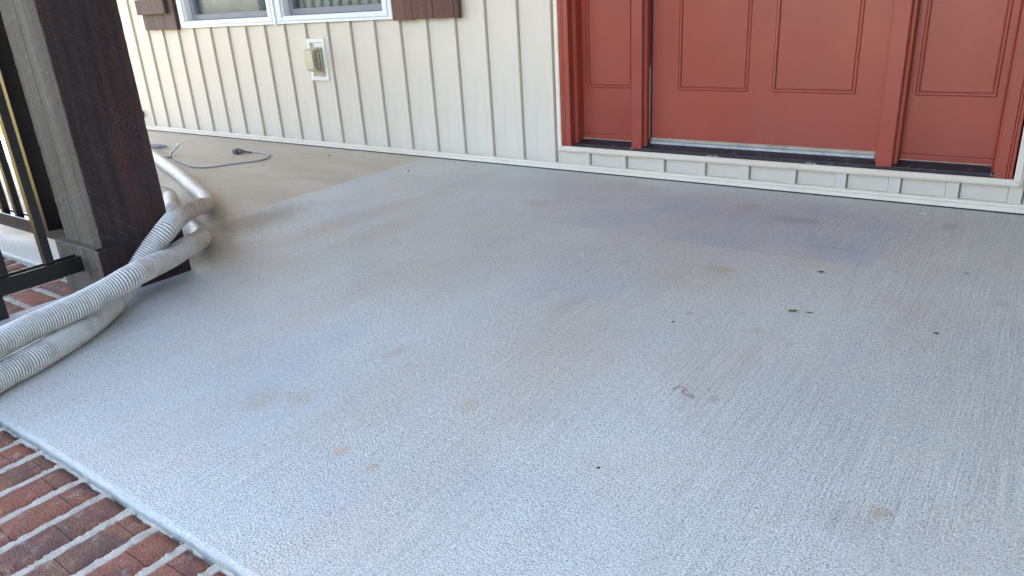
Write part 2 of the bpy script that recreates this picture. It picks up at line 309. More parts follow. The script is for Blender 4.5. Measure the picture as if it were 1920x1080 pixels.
class MB:
    def __init__(s): s.v = []; s.f = []; s.mi = []
    def box(s, x0, x1, y0, y1, z0, z1, c=0.0, mi=0):
        """box, its edges cut back by c"""
        bm = bmesh.new(); r = bmesh.ops.create_cube(bm, size=1)
        for v in r['verts']: v.co = Vector(((x0 + x1) / 2 + v.co.x * (x1 - x0), (y0 + y1) / 2 + v.co.y * (y1 - y0), (z0 + z1) / 2 + v.co.z * (z1 - z0)))
        if c > 0: bmesh.ops.bevel(bm, geom=bm.edges[:], offset=c, segments=1, affect='EDGES', clamp_overlap=True)
        bmesh.ops.recalc_face_normals(bm, faces=bm.faces)
        k = len(s.v); bm.verts.index_update(); s.v += [tuple(v.co) for v in bm.verts]; s.f += [[k + v.index for v in f.verts] for f in bm.faces]; s.mi += [mi] * len(bm.faces); bm.free(); return s
    def extr(s, poly, axis, a, b_, mi=0):
        """polygon profile pushed along an axis: 'x' takes (y,z), 'z' takes (x,y), 'y' takes (x,z)"""
        k = len(s.v); n = len(poly)
        for t in (a, b_):
            for (p, q) in poly: s.v.append((t, p, q) if axis == 'x' else ((p, q, t) if axis == 'z' else (p, t, q)))
        s.f += [[k + i, k + (i + 1) % n, k + n + (i + 1) % n, k + n + i] for i in range(n)] + [list(range(k + n - 1, k - 1, -1)), list(range(k + n, k + 2 * n))]
        s.mi += [mi] * (n + 2); return s
    def ring(s, x0, x1, z0, z1, prof, sx=1.0, mi=0):
        """moulding round a rectangle in the wall plane; prof = (inset, y) outer to inner"""
        k = len(s.v); n = len(prof)
        for (d, y) in prof:
            s.v += [(x0 + d * sx, y, z0 + d), (x1 - d * sx, y, z0 + d), (x1 - d * sx, y, z1 - d), (x0 + d * sx, y, z1 - d)]
        for i in range(n - 1):
            for j in range(4): s.f.append([k + i * 4 + j, k + i * 4 + (j + 1) % 4, k + i * 4 + 4 + (j + 1) % 4, k + i * 4 + 4 + j]); s.mi.append(mi)
        return s
    def build(s, name, mat, parent=None, smooth=False):
        me = mesh(s.v, s.f, smooth, name)
        o = link(name, me, mat, parent)
        if any(s.mi):
            for p, m_ in zip(me.polygons, s.mi): p.material_index = m_
        bm = bmesh.new(); bm.from_mesh(me); bmesh.ops.recalc_face_normals(bm, faces=bm.faces); bm.to_mesh(me); bm.free()
        return o

# ------------------------------------------------------------------ ground and slab
n = 40
gv = []; gf = []
def gz(x, y): return -.30 + .03 * noise.noise(Vector((x * .3, y * .3, 0)))
xs = [-300, -120, -60, -30] + [-20 + i for i in range(41)] + [30, 60, 120, 300]
for j, y in enumerate(xs):
    for i, x in enumerate(xs): gv.append((x, y, gz(x, y)))
N = len(xs)
for j in range(N - 1):
    for i in range(N - 1): gf.append([j * N + i, j * N + i + 1, (j + 1) * N + i + 1, (j + 1) * N + i])
tag(link('lawn', mesh(gv, gf, True), MT['lawn']), kind='structure')

YF, XL, YL = -2.23, .762, -1.74            # front edge, left edge, front edge of the left wing of the slab
def walk(a, b, step=.012):
    a = Vector(a); b = Vector(b); k = max(1, int((b - a).length / step)); return [a.lerp(b, i / k) for i in range(k)]
path = walk((6.0, .14), (-3.0, .14), .3) + walk((-3.0, .14), (-3.0, YL), .1) + walk((-3.0, YL), (XL, YL), .012) + walk((XL, YL), (XL, YF), .012) + walk((XL, YF), (4.2, YF), .01) + walk((4.2, YF), (6.0, YF), .1) + walk((6, YF), (6, .14), .3)
def insetdir(i):
    p = path[i]; a = path[i - 1]; c = path[(i + 1) % len(path)]
    t = (c - a).normalized(); return Vector((-t.y, t.x))
prof = [(.010, 0), (.006, -.0008), (.0025, -.003), (.0008, -.006), (.0, -.012), (.002, -.10), (.002, -.34)]
sv = []; sf = []; K = len(path)
for k, (d, z) in enumerate(prof):
    for i, p in enumerate(path):
        wob = .0032 * noise.noise(Vector((p.x * 14, p.y * 14, 1))) + .0018 * noise.noise(Vector((p.x * 60, p.y * 60, 4)))
        dd = -(insetdir(i)) if False else insetdir(i)
        q = p + dd * (d + (wob if k > 0 else 0)); sv.append((q.x, q.y, z - .0008 * abs(noise.noise(Vector((p.x * 40, p.y * 40, 2)))) * (k > 0)))
sgn = 1
# path runs so that +insetdir must point inside the slab; test once
tp = path[K // 2] + insetdir(K // 2) * .01
for k in range(len(prof) - 1):
    for i in range(K): sf.append([k * K + i, k * K + (i + 1) % K, (k + 1) * K + (i + 1) % K, (k + 1) * K + i])
from mathutils.geometry import tessellate_polygon
sf += [list(t) for t in tessellate_polygon([[Vector((p[0], p[1], 0)) for p in sv[:K]]])]
me = mesh(sv, sf); bm = bmesh.new(); bm.from_mesh(me)
bmesh.ops.recalc_face_normals(bm, faces=bm.faces); bm.to_mesh(me); bm.free()
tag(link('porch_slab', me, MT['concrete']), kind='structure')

# ------------------------------------------------------------------ brick border
border = empty('brick_border', (0, 0, -.1), 'red brick rowlock border with pale mortar along the porch slab edge', 'brick border')
BL, BW = .192, .066
def brick_mesh(seed):
    bm = bmesh.new(); nx, ny = 15, 6
    vs2 = {}
    L, Wd = BL, BW
    for i in range(nx + 1):
        for j in range(ny + 1):
            u = (i / nx - .5) * L; v = (j / ny - .5) * Wd
            e = min(L / 2 - abs(u), Wd / 2 - abs(v)); z = -.0055 * max(0, 1 - e / .009) ** 2
            wn = .0022 * noise.noise(Vector((u * 40, v * 40, seed))); bd = (i in (0, nx)) or (j in (0, ny))
            if bd: u += .0022 * noise.noise(Vector((u * 55, v * 55, seed + 9))) ; v += .002 * noise.noise(Vector((u * 55, v * 55, seed + 5)))
            z += wn * .6
            vs2[i, j] = bm.verts.new((u, v, z))
    for i in range(nx):
        for j in range(ny): bm.faces.new((vs2[i, j], vs2[i + 1, j], vs2[i + 1, j + 1], vs2[i, j + 1]))
    rim = [vs2[i, 0] for i in range(nx)] + [vs2[nx, j] for j in range(ny)] + [vs2[i, ny] for i in range(nx, 0, -1)] + [vs2[0, j] for j in range(ny, 0, -1)]
    low = [bm.verts.new((v.co.x, v.co.y, -.09)) for v in rim]
    for i in range(len(rim)): bm.faces.new((rim[i], low[i], low[(i + 1) % len(rim)], rim[(i + 1) % len(rim)]))
    me = bpy.data.meshes.new('brick'); bm.to_mesh(me); bm.free()
    for p in me.polygons: p.use_smooth = True
    me.materials.append(MT['brick']); return me
BM = [brick_mesh(s * 3.7) for s in range(6)]
joints = []     # (x0,x1,y0,y1) strips of mortar
def put_brick(x, y, along_y):
    o = bpy.data.objects.new('brick', random.choice(BM)); C.objects.link(o); o.parent = border
    o.location = (x + random.uniform(-.001, .001), y + random.uniform(-.0015, .0015), .1 - .011 + random.uniform(-.002, .001))
    o.rotation_euler = (random.uniform(-.012, .012), random.uniform(-.008, .008), (math.pi / 2 if along_y else 0) + (math.pi if random.random() < .5 else 0) + random.uniform(-.01, .01))
GAP = .004
# front row, along Y, below the slab edge.  brick joints measured every 7.75 cm
p0 = 1.526; pitch = .0775
bx = [p0 + pitch / 2 + pitch * k for k in range(-12, 34)]
for x in bx: put_brick(x, YF - GAP - BL / 2, True)
ly = [-1.747 - .0425 - .0815 * k for k in range(6)]
for y in ly: put_brick(XL - GAP - BL / 2, y, False)
wx = [XL - GAP - BL - .012 - .033 - .0775 * k for k in range(44)]
for x in wx: put_brick(x, YL - GAP - BL / 2, True)
def mortar_patch(x0, x1, y0, y1, centres, axis, step=.003, name='mortar'):
    """real mortar bed: high at the joints, low under the bricks, ragged lips"""
    nx = max(2, int((x1 - x0) / step)); ny = max(2, int((y1 - y0) / step)); v = []; f = []
    for j in range(ny + 1):
        for i in range(nx + 1):
            x = x0 + (x1 - x0) * i / nx; y = y0 + (y1 - y0) * j / ny; t = x if axis == 'x' else y
            d = min(abs(t - c_) for c_ in centres)
            w = .0108 + .0042 * noise.noise(Vector((x * 45, y * 45, 3))) + .0032 * noise.noise(Vector((x * 150, y * 150, 8)))
            e_ = abs(y - (YF + .002)) if axis == 'x' and y < -2 else (abs(x - (XL + .002)) if axis == 'y' else abs(y - (YL + .002))); d = min(d, e_ + .004 + .02 * max(0, noise.noise(Vector((x * 22, y * 22, 5))))); s_ = max(0, min(1, (w + .0015 - d) / .003)); s_ = s_ * s_ * (3 - 2 * s_)
            z = -.032 + s_ * (.0168 + .0012 * noise.noise(Vector((x * 60, y * 60, 0))) + .001 * noise.noise(Vector((x * 260, y * 260, 0))))
            v.append((x, y, z))
    for j in range(ny):
        for i in range(nx): a = j * (nx + 1) + i; f.append([a, a + 1, a + nx + 2, a + nx + 1])
    return v, f
ms = MB()
for (a, cs, ax) in (((.57, 3.2, YF - .199, YF + .004), [x + pitch / 2 for x in bx] + [bx[0] - pitch / 2], 'x'),
                    ((XL - .198, XL + .004, -2.235, -1.745), [y - .0408 for y in ly] + [ly[0] + .0408], 'y'),
                    ((-.9, XL - .2, YL - .199, YL + .004), [x + .03875 for x in wx] + [wx[-1] - .039], 'x')):
    v, f = mortar_patch(*a, cs, ax); k = len(ms.v); ms.v += v; ms.f += [[k + i for i in q] for q in f]; ms.mi += [0] * len(f)
mo = ms.build('mortar', MT['mortar'], border, True); mo['kind'] = 'stuff'
fb = MB(); fb.box(.565, 6.0, YF - .19, YF - .003, -.34, -.085); fb.box(.575, XL - .004, YF - .001, YL - .195, -.34, -.085); fb.box(-3.0, .56, YL - .19, YL - .003, -.34, -.085)
fb.box(3.2, 6.0, YF - .198, YF - .004, -.084, -.02); fb.box(-3, -.9, YL - .198, YL - .004, -.084, -.03)
fb.build('foundation_wall', MT['brick'], border)

# ------------------------------------------------------------------ house
H = empty('house', (1.0, .2, 0), 'cream board-and-batten house wall with a red entry door, white windows and wooden shutters', 'house')
X0, S = -1.9208, .165
WX0, WX1, WZ0, WZ1 = -1.363, .358, .628, 1.95       # window unit
DX0, DX1, DZ = 1.243, 2.845, 2.16                    # entry opening
core = MB()
core.box(-3, WX0 + .02, .006, .16, -.05, 2.75); core.box(WX0 + .02, WX1 - .02, .006, .16, -.05, WZ0 + .02); core.box(WX0 + .02, WX1 - .02, .006, .16, WZ1 - .02, 2.75)
core.box(WX1 - .02, DX0 + .01, .006, .16, -.05, 2.75); core.box(DX0 + .01, DX1 - .01, .006, .16, -.05, .095); core.box(DX0 + .01, DX1 - .01, .006, .16, DZ, 2.75); core.box(DX1 - .01, 6, .006, .16, -.05, 2.75)
core.box(-3, -2.9, .161, 7, -.3, 2.75); core.box(5.9, 6, .161, 7, -.3, 2.75); core.box(-3, 6, 7.0, 7.1, -.3, 2.75); core.box(-2.9, 5.9, .161, 7, 2.6, 2.7); core.box(-2.9, 5.9, .161, 7, -.2, -.1)
core.build('wall_core', MT['interior'], H)
pcache = {}
def panel(i, z0, z1):
    """one vinyl board with its batten, from seam i-1 to seam i"""
    key = (round(z0, 3), round(z1, 3))
    if key not in pcache:
        pr = [(.0002, .0055), (.0002, .001), (.0012, 0), (.1232, 0), (.1242, .0022), (.1256, .0022), (.1266, -.0112), (.1283, -.0125), (.1592, -.0125), (.1606, -.0118), (.1612, -.0100), (.1622, .004), (.1622, .0055)]
        m_ = MB().extr(pr, 'z', z0, z1); me_ = mesh(m_.v, m_.f); bm = bmesh.new(); bm.from_mesh(me_); bmesh.ops.recalc_face_normals(bm, faces=bm.faces); bm.to_mesh(me_); bm.free()
        me_.materials.append(MT['vinyl']); pcache[key] = me_
    o = link('siding_panel', pcache[key], None, H); o.location = Vector((X0 + (i - 1) * S, 0, 0)) - H.location; return o
ZT = .030
for i in range(-5, 49):
    xa, xb = X0 + (i - 1) * S, X0 + i * S
    if xb <= WX0 or (xa >= WX1 - .03 and xb <= DX0 + .02): panel(i, ZT, 2.6)
    elif xb <= WX1 + .17 and xa < WX1: panel(i, ZT, WZ0 - .002); panel(i, WZ1, 2.6)
    elif xa < DX1 + .0 and xb > DX0: panel(i, ZT, .0865); panel(i, DZ + .03, 2.6)
    elif xa >= DX1: panel(i, ZT, 2.6)
# narrow fillers beside openings
MB().box(DX1 + .004, DX1 + .052, -.002, .0035, .087, 2.6).build('siding_strip', MT['vinyl'], H)
MB().box(WX1 + .002, .553, -.0015, .0035, WZ0 - .0015, 1.949).build('siding_strip', MT['vinyl'], H)
# base trim (starter ledge)
MB().extr([(-.001, .032), (-.017, .032), (-.021, .0295), (-.0215, .024), (-.0195, .0185), (-.0205, .0065), (-.017, .005), (-.001, .005)], 'x', -3.0, 6.0).build('base_trim', MT['trim'], H)
MB().box(-3.0, 6.0, -.014, -.001, .0005, .0045).build('base_gap_shade', MT['black'], H)  # black strip drawn for the shaded gap under the base trim
# J trim round the entry
J = [(0, -.001), (0, -.021), (.002, -.0245), (.006, -.026), (.0075, -.031), (.022, -.0325), (.0245, -.030), (.0245, -.004)]
jt = MB(); zb = .0835
k = 0
def jl(poly3):  # helper for mitred runs
    pass
n_ = len(J)
for run in ('b', 'l', 'r'):
    k = len(jt.v)
    for end in (0, 1):
        for (d, y) in J:
            if run == 'b': x = (DX0 - .012 + d) if end == 0 else (DX1 + .012 - d); z = zb + d
            elif run == 'l': x = DX0 - .012 + d - .0002; z = zb + d + .0008 if end == 0 else DZ + .03
            else: x = DX1 + .012 - d + .0002; z = zb + d + .0008 if end == 0 else DZ + .03
            jt.v.append((x, y - (0 if run == 'b' else .0006), z))
    for i in range(n_ - 1): jt.f.append([k + i, k + i + 1, k + n_ + i + 1, k + n_ + i]); jt.mi.append(0)
jt.build('entry_trim', MT['trim'], H)

# ---- red entry unit
ZS = .110
def jamb(name, pts, z0=ZS, z1=2.12): return MB().extr(pts, 'z', z0, z1).build(name, MT['red'], H)
YP = .052       # plane of door and sidelight fields
# left casing with reeded face
jamb('door_casing', [(1.2535, -.004), (1.2535, -.028), (1.258, -.030), (1.268, -.030), (1.2695, -.028), (1.271, -.030), (1.2765, -.030), (1.278, -.028), (1.2795, -.030), (1.297, -.030), (1.2995, -.028), (1.2995, .006), (1.308, .0065), (1.3105, .009), (1.3125, .0062), (1.3145, .009), (1.3145, YP + .02), (1.2535, YP + .02)])
R0, R1 = 2.7815, 2.8275
jamb('door_casing', [(R1, -.004), (R1, -.028), (R1 - .003, -.030), (R1 - .008, -.030), (R1 - .0095, -.027), (R1 - .011, -.030), (R1 - .015, -.030), (R1 - .0165, -.027), (R1 - .018, -.030), (R0 + .003, -.030), (R0, -.028), (R0, .006), (R0 - .006, .0065), (R0 - .008, .009), (R0 - .0105, .0065), (R0 - .0125, .0092), (R0 - .0125, YP + .02), (R1, YP + .02)], ZS)
def mullion(xa, xb, s):
    pts = [(xa, YP + .02), (xa, .022), (xa + .001, .0205), (xa + .007, .0205), (xa + .008, .0185), (xa + .0085, .001), (xa + .011, -.001), (xb - .0155, -.001), (xb - .0125, .001), (xb - .012, .0165), (xb - .0105, .018), (xb - .003, .018), (xb - .001, .0195), (xb, .022), (xb, YP + .02)]
    if s: pts = [(xa + xb - p, q) for (p, q) in reversed(pts)]
    return jamb('mullion', pts, ZS + .002)
m1 = mullion(1.5515, 1.6165, 0); m2 = mullion(2.4395, 2.5085, 0)
MB().box(DX0 + .01, DX1 - .017, -.030, YP + .02, 2.12, 2.155, .002).build('head_casing', MT['red'], H)
# sill
sillp = [(-.0255, .100), (-.0255, .1065), (-.0235, .109), (-.0165, .1105), (-.0155, .1068), (-.0105, .1072), (-.0095, .1118), (-.0055, .1130), (-.0045, .1105), (-.001, .111), (.000, .1150), (.048, .1295), (.12, .1310), (.12, .097), (-.02, .097)]
sl = MB().extr(sillp, 'x', 1.2535, R1 - .003).build('door_sill', MT['sill'], H)
for (x, y, z, w) in [(1.89, -.0215, .110, .016), (1.915, -.021, .1102, .012), (2.243, -.021, .1103, .012), (2.262, -.0215, .110, .008), (1.568, -.012, .1125, .007), (2.545, .004, .1167, .002), (2.30, .012, .119, .002), (1.97, .01, .1185, .002), (2.775, -.018, .1115, .005), (2.772, -.005, .114, .004)]:
    q = []; m_ = random.Random(int(x * 999))
    for a in range(9): an = a / 9 * 6.283; rr = w * m_.uniform(.45, 1); q.append((x + rr * math.cos(an), y + rr * .28 * math.sin(an)))
    ch = MB().extr(q, 'z', z, z + .0012).build('paint_flake', MT['palechip'], sl)
def mould(x0, x1, z0, z1, y, parent, name='panel_moulding'):
    m_ = MB().ring(x0, x1, z0, z1, [(-.0045, y + .0005), (-.0040, y + .0022), (-.0030, y + .0022), (-.0022, y - .0006), (.0010, y - .0022), (.0045, y - .0020), (.0070, y + .0004), (.0082, y + .0040), (.0098, y + .0042), (.0106, y + .0006), (.0130, y + .0002), (.0185, y + .0004)])
    return m_.build(name, MT['red'], parent, False)
def slab_with_holes(name, x0, x1, z0, z1, y, holes, parent, depth=.04, panel_name='door_panel'):
    """stiles and rails around openings, butt-jointed, plus moulding and raised panel in each"""
    xs_ = sorted(holes); m_ = MB(); zb0, zt0 = holes[0][2], holes[0][3]
    def face(xa, xb, za, zc): m_.f.append([len(m_.v) + i for i in range(4)]); m_.v += [(xa, y, za), (xb, y, za), (xb, y, zc), (xa, y, zc)]; m_.mi.append(0)
    g = .0045
    face(x0, x1, z0, zb0 - g); face(x0, x1, zt0 + g, z1); px = x0
    for (xa, xb, _, _) in xs_: face(px, xa - g, zb0 - g, zt0 + g); px = xb + g
    face(px, x1, zb0 - g, zt0 + g)
    k = len(m_.v); m_.v += [(x0, y, z0), (x1, y, z0), (x1, y, z1), (x0, y, z1), (x0, y + depth, z0), (x1, y + depth, z0), (x1, y + depth, z1), (x0, y + depth, z1)]
    for q in ([0, 1, 5, 4], [1, 2, 6, 5], [2, 3, 7, 6], [3, 0, 4, 7], [4, 5, 6, 7]): m_.f.append([k + i for i in q]); m_.mi.append(0)
    o = m_.build(name, MT['red'], parent)
    for (xa, xb, za, zc) in xs_:
        mould(xa, xb, za, zc, y, o)
        MB().box(xa + .0185, xb - .0185, y + .0004, y + .012, za + .0185, zc - .0185).build(panel_name, MT['red'], o)
    return o
door = slab_with_holes('door', 1.6225, 2.4345, .1495, 2.105, YP, [(1.732, 1.990, .336, 1.35), (2.082, 2.349, .336, 1.35)], H)
door['label'] = 'red panelled entry door between its two narrow sidelights'
kn = MB()
bm = bmesh.new(); bmesh.ops.create_uvsphere(bm, u_segments=20, v_segments=12, radius=.028); me = bpy.data.meshes.new('door_knob')
for v in bm.verts: v.co = Vector((v.co.x + 2.375, v.co.y * .8 + YP - .055, v.co.z + .98))
r_ = bmesh.ops.create_cone(bm, segments=20, radius1=.032, radius2=.03, depth=.01)
for v in r_['verts']: v.co = Vector((v.co.x + 2.375, v.co.z + YP - .006, v.co.y + .98))
r_ = bmesh.ops.create_cone(bm, segments=14, radius1=.011, radius2=.011, depth=.04)
for v in r_['verts']: v.co = Vector((v.co.x + 2.375, v.co.z + YP - .026, v.co.y + .98))
bm.to_mesh(me); bm.free(); link('door_knob', me, MT['brass'], door)
s1 = slab_with_holes('sidelight', 1.315, 1.551, .150, 2.105, YP, [(1.338, 1.538, .338, 1.9)], H, panel_name='sidelight_panel')
s2 = slab_with_holes('sidelight', 2.509, 2.7685, .150, 2.105, YP, [(2.532, 2.745, .337, 1.9)], H, panel_name='sidelight_panel')
for (xa, xb) in ((1.315, 1.551), (2.509, 2.7685)):
    MB().extr([(YP + .03, .1285), (YP - .003, .1285), (YP - .0035, .144), (YP - .001, .1485), (YP + .03, .1495)], 'x', xa, xb).build('bottom_rail', MT['red'], H)
    MB().box(xa, xb, YP - .0075, YP - .0035, .1287, .1312).build('caulk_line', MT['sweep'], H)
MB().extr([(.040, .1275), (.040, .1360), (.044, .1380), (YP + .03, .1380), (YP + .03, .1275)], 'x', 1.6225, 2.4345).build('threshold_strip', MT['alu'], H)
MB().extr([(YP - .004, .1385), (YP - .004, .1485), (YP, .1495), (YP + .03, .1495), (YP + .03, .1385)], 'x', 1.6225, 2.4345).build('door_sweep', MT['sweep'], H)
MB().box(1.6168, 1.6222, YP - .006, YP + .03, .130, 2.1).build('weatherstrip', MT['black'], H)
MB().box(1.6166, 1.6185, YP - .010, YP - .0062, .150, .42).build('weatherstrip', MT['sweep'], H)
MB().box(2.4347, 2.4393, YP - .0045, YP + .03, .130, 2.1).build('weatherstrip', MT['red'], H)

# runs and chips in the paint
for par, pts_ in ((s1, [(1.375, .262), (1.40, .268), (1.43, .262), (1.455, .252)]), (s1, [(1.345, .212), (1.365, .207), (1.385, .208)]), (door, [(2.095, .306), (2.102, .301), (2.115, .304)]), (door, [(1.975, .291), (1.99, .290), (2.005, .285)]), (s2, [(2.60, .315), (2.64, .316), (2.68, .314)])):
    sg = MB()
    for (xa, za), (xb, zb2) in zip(pts_, pts_[1:]): sg.extr([(xa, za), (xb, zb2), (xb, zb2 + .0012), (xa, za + .0014)], 'y', YP - .0008, YP + .0002)
    sg.build('paint_run', MT['red'], par)
# ---- windows
def window(x0, x1, lab):
    o = MB().ring(x0, x1, WZ0, WZ1, [(0, .004), (0, -.021), (.002, -.0235), (.0135, -.0235), (.0145, -.0215), (.0155, -.0265), (.018, -.0285), (.031, -.0285), (.033, -.0265), (.033, -.018), (.0365, -.017), (.0385, -.014), (.0385, .07)], 1.65).build('window', MT['white'], H)
    o['label'] = lab
    a, b_ = x0 + .0385 * 1.65, x1 - .0385 * 1.65; z0 = WZ0 + .0385
    MB().ring(a, b_, z0, WZ1 - .0385, [(0, .028), (.0, .026), (.004, .022), (.030, .022), (.0325, .025), (.0325, .06)], .95).build('sash', MT['sash'], o)
    MB().box(a + .028, b_ - .028, .040, .044, z0 + .030, WZ1 - .07).build('pane', MT['glass'], o)
    # pleated curtain hanging inside
    v = []; f = []; nn = 170
    for i in range(nn + 1):
        x = a - .05 + (b_ - a + .1) * i / nn; y = .060 + .006 * math.sin(x * 62 + 2 * noise.noise(Vector((x * 4, 0, 0)))) + .003 * noise.noise(Vector((x * 30, 1, 0)))
        v += [(x, y, z0 - .04), (x + .01 * noise.noise(Vector((x * 9, 3, 0))), y * .98, WZ1)]
    for i in range(nn): f.append([2 * i, 2 * i + 2, 2 * i + 3, 2 * i + 1])
    link('curtain', mesh(v, f, True), MT['curtain'], o)
    return o
WM = -.4815
window(WX0, WM, 'white framed window beside the greyer left-hand shutter'); window(WM + .001, WX1, 'white framed window beside the red-brown right-hand shutter')
MB().box(WM - .008, WM + .009, -.0335, .0, WZ0 - .006, WZ1, .002).build('window_mullion', MT['white'], H)

# ---- shutters
def shutter(x0, x1, mat, lab, widths, cleat):
    z0, z1 = WZ0 - .006, 1.96
    e = MB().box(x0 + .004, x1 - .004, -.0165, -.0130, z0 + .004, z1).build('shutter', mat, H); e['label'] = lab
    x = x0
    for k, w in enumerate(widths):
        c_ = .0022; a, b_ = x + .0005, x + w - .0005
        MB().extr([(a, -.0168), (a, -.036 + c_), (a + c_ * 1.3, -.036), (b_ - c_ * 1.3, -.036), (b_, -.036 + c_), (b_, -.0168)], 'z', z0 + random.uniform(0, .003), z1 + .002).build('board', mat, e)
        x += w
    for zc in (cleat, 1.70): MB().box(x0 - .004, x1 - .05, -.0640, -.0365, zc, zc + .085, .003).build('cleat', mat, e)
    return e
shutter(-1.735, -1.385, MT['shutter_old'], 'faded grey-brown wooden shutter left of the windows', [.115, .118, .117], .715)
shutter(.372, .762, MT['shutter'], 'red-brown wooden shutter between the windows and the red door', [.125, .121, .118, .026], .735)

# ---- small black fitting low on the wall behind the post
fit_ = MB(); fit_.box(-2.085, -2.045, -.034, -.0005, .083, .123, .003); fit_.box(-2.078, -2.052, -.075, -.034, .090, .116, .002); fit_.build('wall_bracket', MT['rail'], H)

# ---- porch ceiling, beam, roof
rf = MB(); rf.extr([(-2.46, 2.62), (-2.46, 2.80), (3.4, 4.9), (7.4, 2.85), (7.4, 2.62), (7.0, 2.755), (.0, 2.755)], 'x', -3.35, 6.4); rf.build('roof', MT['shingle'], H)
MB().box(-3.3, 6.35, -2.36, .0, 2.56, 2.60).build('porch_ceiling', MT['ceiling'], H)
MB().box(-3.3, 6.35, -2.46, -2.365, 2.45, 2.61, .004).build('porch_beam', MT['ceiling'], H)

# unseen house wing on the right, added to shade the right-facing sides
wg = MB(); wg.box(3.62, 3.8, -3.0, -.022, -.3, 2.55); wg.build('unseen_wing_wall', MT['interior'], H)

# ------------------------------------------------------------------ posts
def post(x0, x1, y0, y1, lab, base=True, zb_=0.0, zcheck=True):
    P = empty('porch_post', ((x0 + x1) / 2, (y0 + y1) / 2, 0), lab, 'post', 'rough-sawn timber porch posts')
    # shaft: rough sawn, ragged arris, with a drying check on the outward face
    nz = 150; xc = x0 + (x1 - x0) * .45
    prof_ = [(x0 + .004, y1), (x0, y1 - .004), (x0, y0 + .004), (x0 + .004, y0), (xc - .0012, y0), (xc - .0004, y0 + .007), (xc + .0012, y0 + .007), (xc + .0016, y0), (x1 - .003, y0), (x1, y0 + .003), (x1, y1 - .004), (x1 - .004, y1)]
    v = []; f = []; mi = []; m_ = len(prof_)
    for i in range(nz + 1):
        z = .004 + 2.556 * (i / nz) ** 1.6
        for k_, (x, y) in enumerate(prof_):
            dx = .0016 * noise.noise(Vector((x * 3, z * 35, k_))) + .0010 * noise.noise(Vector((k_, z * 110, 1))); w_ = 0.006 * noise.noise(Vector((z * 2.2, 0, 7))) if k_ in (4, 5, 6, 7) else 0
            v.append((x + dx + w_, y + (dx * .6 if k_ in (8, 9, 3, 10) else 0), z))
    for i in range(nz):
        for k_ in range(m_):
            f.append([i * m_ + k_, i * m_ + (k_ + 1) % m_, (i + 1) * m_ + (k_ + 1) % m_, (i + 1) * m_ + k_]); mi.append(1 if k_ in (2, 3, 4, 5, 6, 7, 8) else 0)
    f.append(list(range(m_))); mi.append(0); f.append([nz * m_ + k_ for k_ in range(m_)]); mi.append(0)
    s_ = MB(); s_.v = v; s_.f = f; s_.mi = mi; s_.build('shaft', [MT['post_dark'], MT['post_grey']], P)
    t = .021; H_ = .133; g = .0006
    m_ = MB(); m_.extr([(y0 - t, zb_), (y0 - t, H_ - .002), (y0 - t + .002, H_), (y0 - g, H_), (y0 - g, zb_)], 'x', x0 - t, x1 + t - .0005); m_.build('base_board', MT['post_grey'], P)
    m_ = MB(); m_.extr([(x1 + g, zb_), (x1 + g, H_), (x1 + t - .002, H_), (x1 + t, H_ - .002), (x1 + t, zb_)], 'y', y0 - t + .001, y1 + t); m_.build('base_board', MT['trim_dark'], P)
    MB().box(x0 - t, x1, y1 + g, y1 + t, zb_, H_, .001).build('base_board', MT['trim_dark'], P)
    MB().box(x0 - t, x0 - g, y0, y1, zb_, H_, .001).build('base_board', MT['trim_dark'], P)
    return P
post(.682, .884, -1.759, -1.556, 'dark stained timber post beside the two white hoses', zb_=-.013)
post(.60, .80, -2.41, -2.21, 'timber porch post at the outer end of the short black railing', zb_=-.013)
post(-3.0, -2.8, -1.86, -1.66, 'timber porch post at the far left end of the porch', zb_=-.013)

# ------------------------------------------------------------------ railings
def railing(loc, ux, length, lab, bals, zr=(.063, .105), w=.040, bw=.022, legs=(), off=0, wide=None):
    """ux: direction unit; rail runs from 0..length along ux, centred across"""
    R = empty('railing', loc, lab, 'railing', 'black metal porch railings'); ang = math.atan2(ux[1], ux[0]); R.rotation_euler = (0, 0, ang)
    def add(m_, name, mat='rail'):
        o = m_.build(name, MT[mat], None); o.parent = R; o.location = (0, 0, 0); return o
    h = w / 2
    prof_ = [(-h, zr[0]), (-h, zr[1] - .002), (-h + .002, zr[1]), (-h + .005, zr[1]), (-h + .006, zr[1] - .005), (h - .006, zr[1] - .005), (h - .005, zr[1]), (h - .002, zr[1]), (h, zr[1] - .002), (h, zr[0])]
    add(MB().extr(prof_, 'x', 0, length), 'bottom_rail')
    tp = [(-h - .004, .90), (-h - .004, .925), (-h + .006, .938), (h - .006, .938), (h + .004, .925), (h + .004, .90)]
    add(MB().extr(tp, 'x', 0, length), 'top_rail')
    for b_ in bals: add(MB().box(b_ - bw / 2, b_ + bw / 2, off - bw / 2, off + bw / 2, zr[1] - .0049, .9, .0012), 'baluster')
    if wide: add(MB().box(wide - .015, wide + .015, -.030, .050, zr[1] - .0049, .9, .0015), 'end_stile')
    for l_ in legs: add(MB().box(l_ - .018, l_ + .018, -.016, .016, -.012, zr[0], .0015), 'support_foot')
    return R
railing((.78, -1.781, 0), (0, -1), .43, 'short black railing running outward from the dark post over the brick border', [.075 + .113 * k for k in range(3)] , legs=(.225,))
railing((.660, -1.640, 0), (-1, 0), 3.46, 'long black railing along the left wing of the porch behind the post', [.660 - (.066 + .11 * k) for k in range(2, -28, -1)], zr=(.052, .099), legs=(1.2, 2.4), wide=.278)

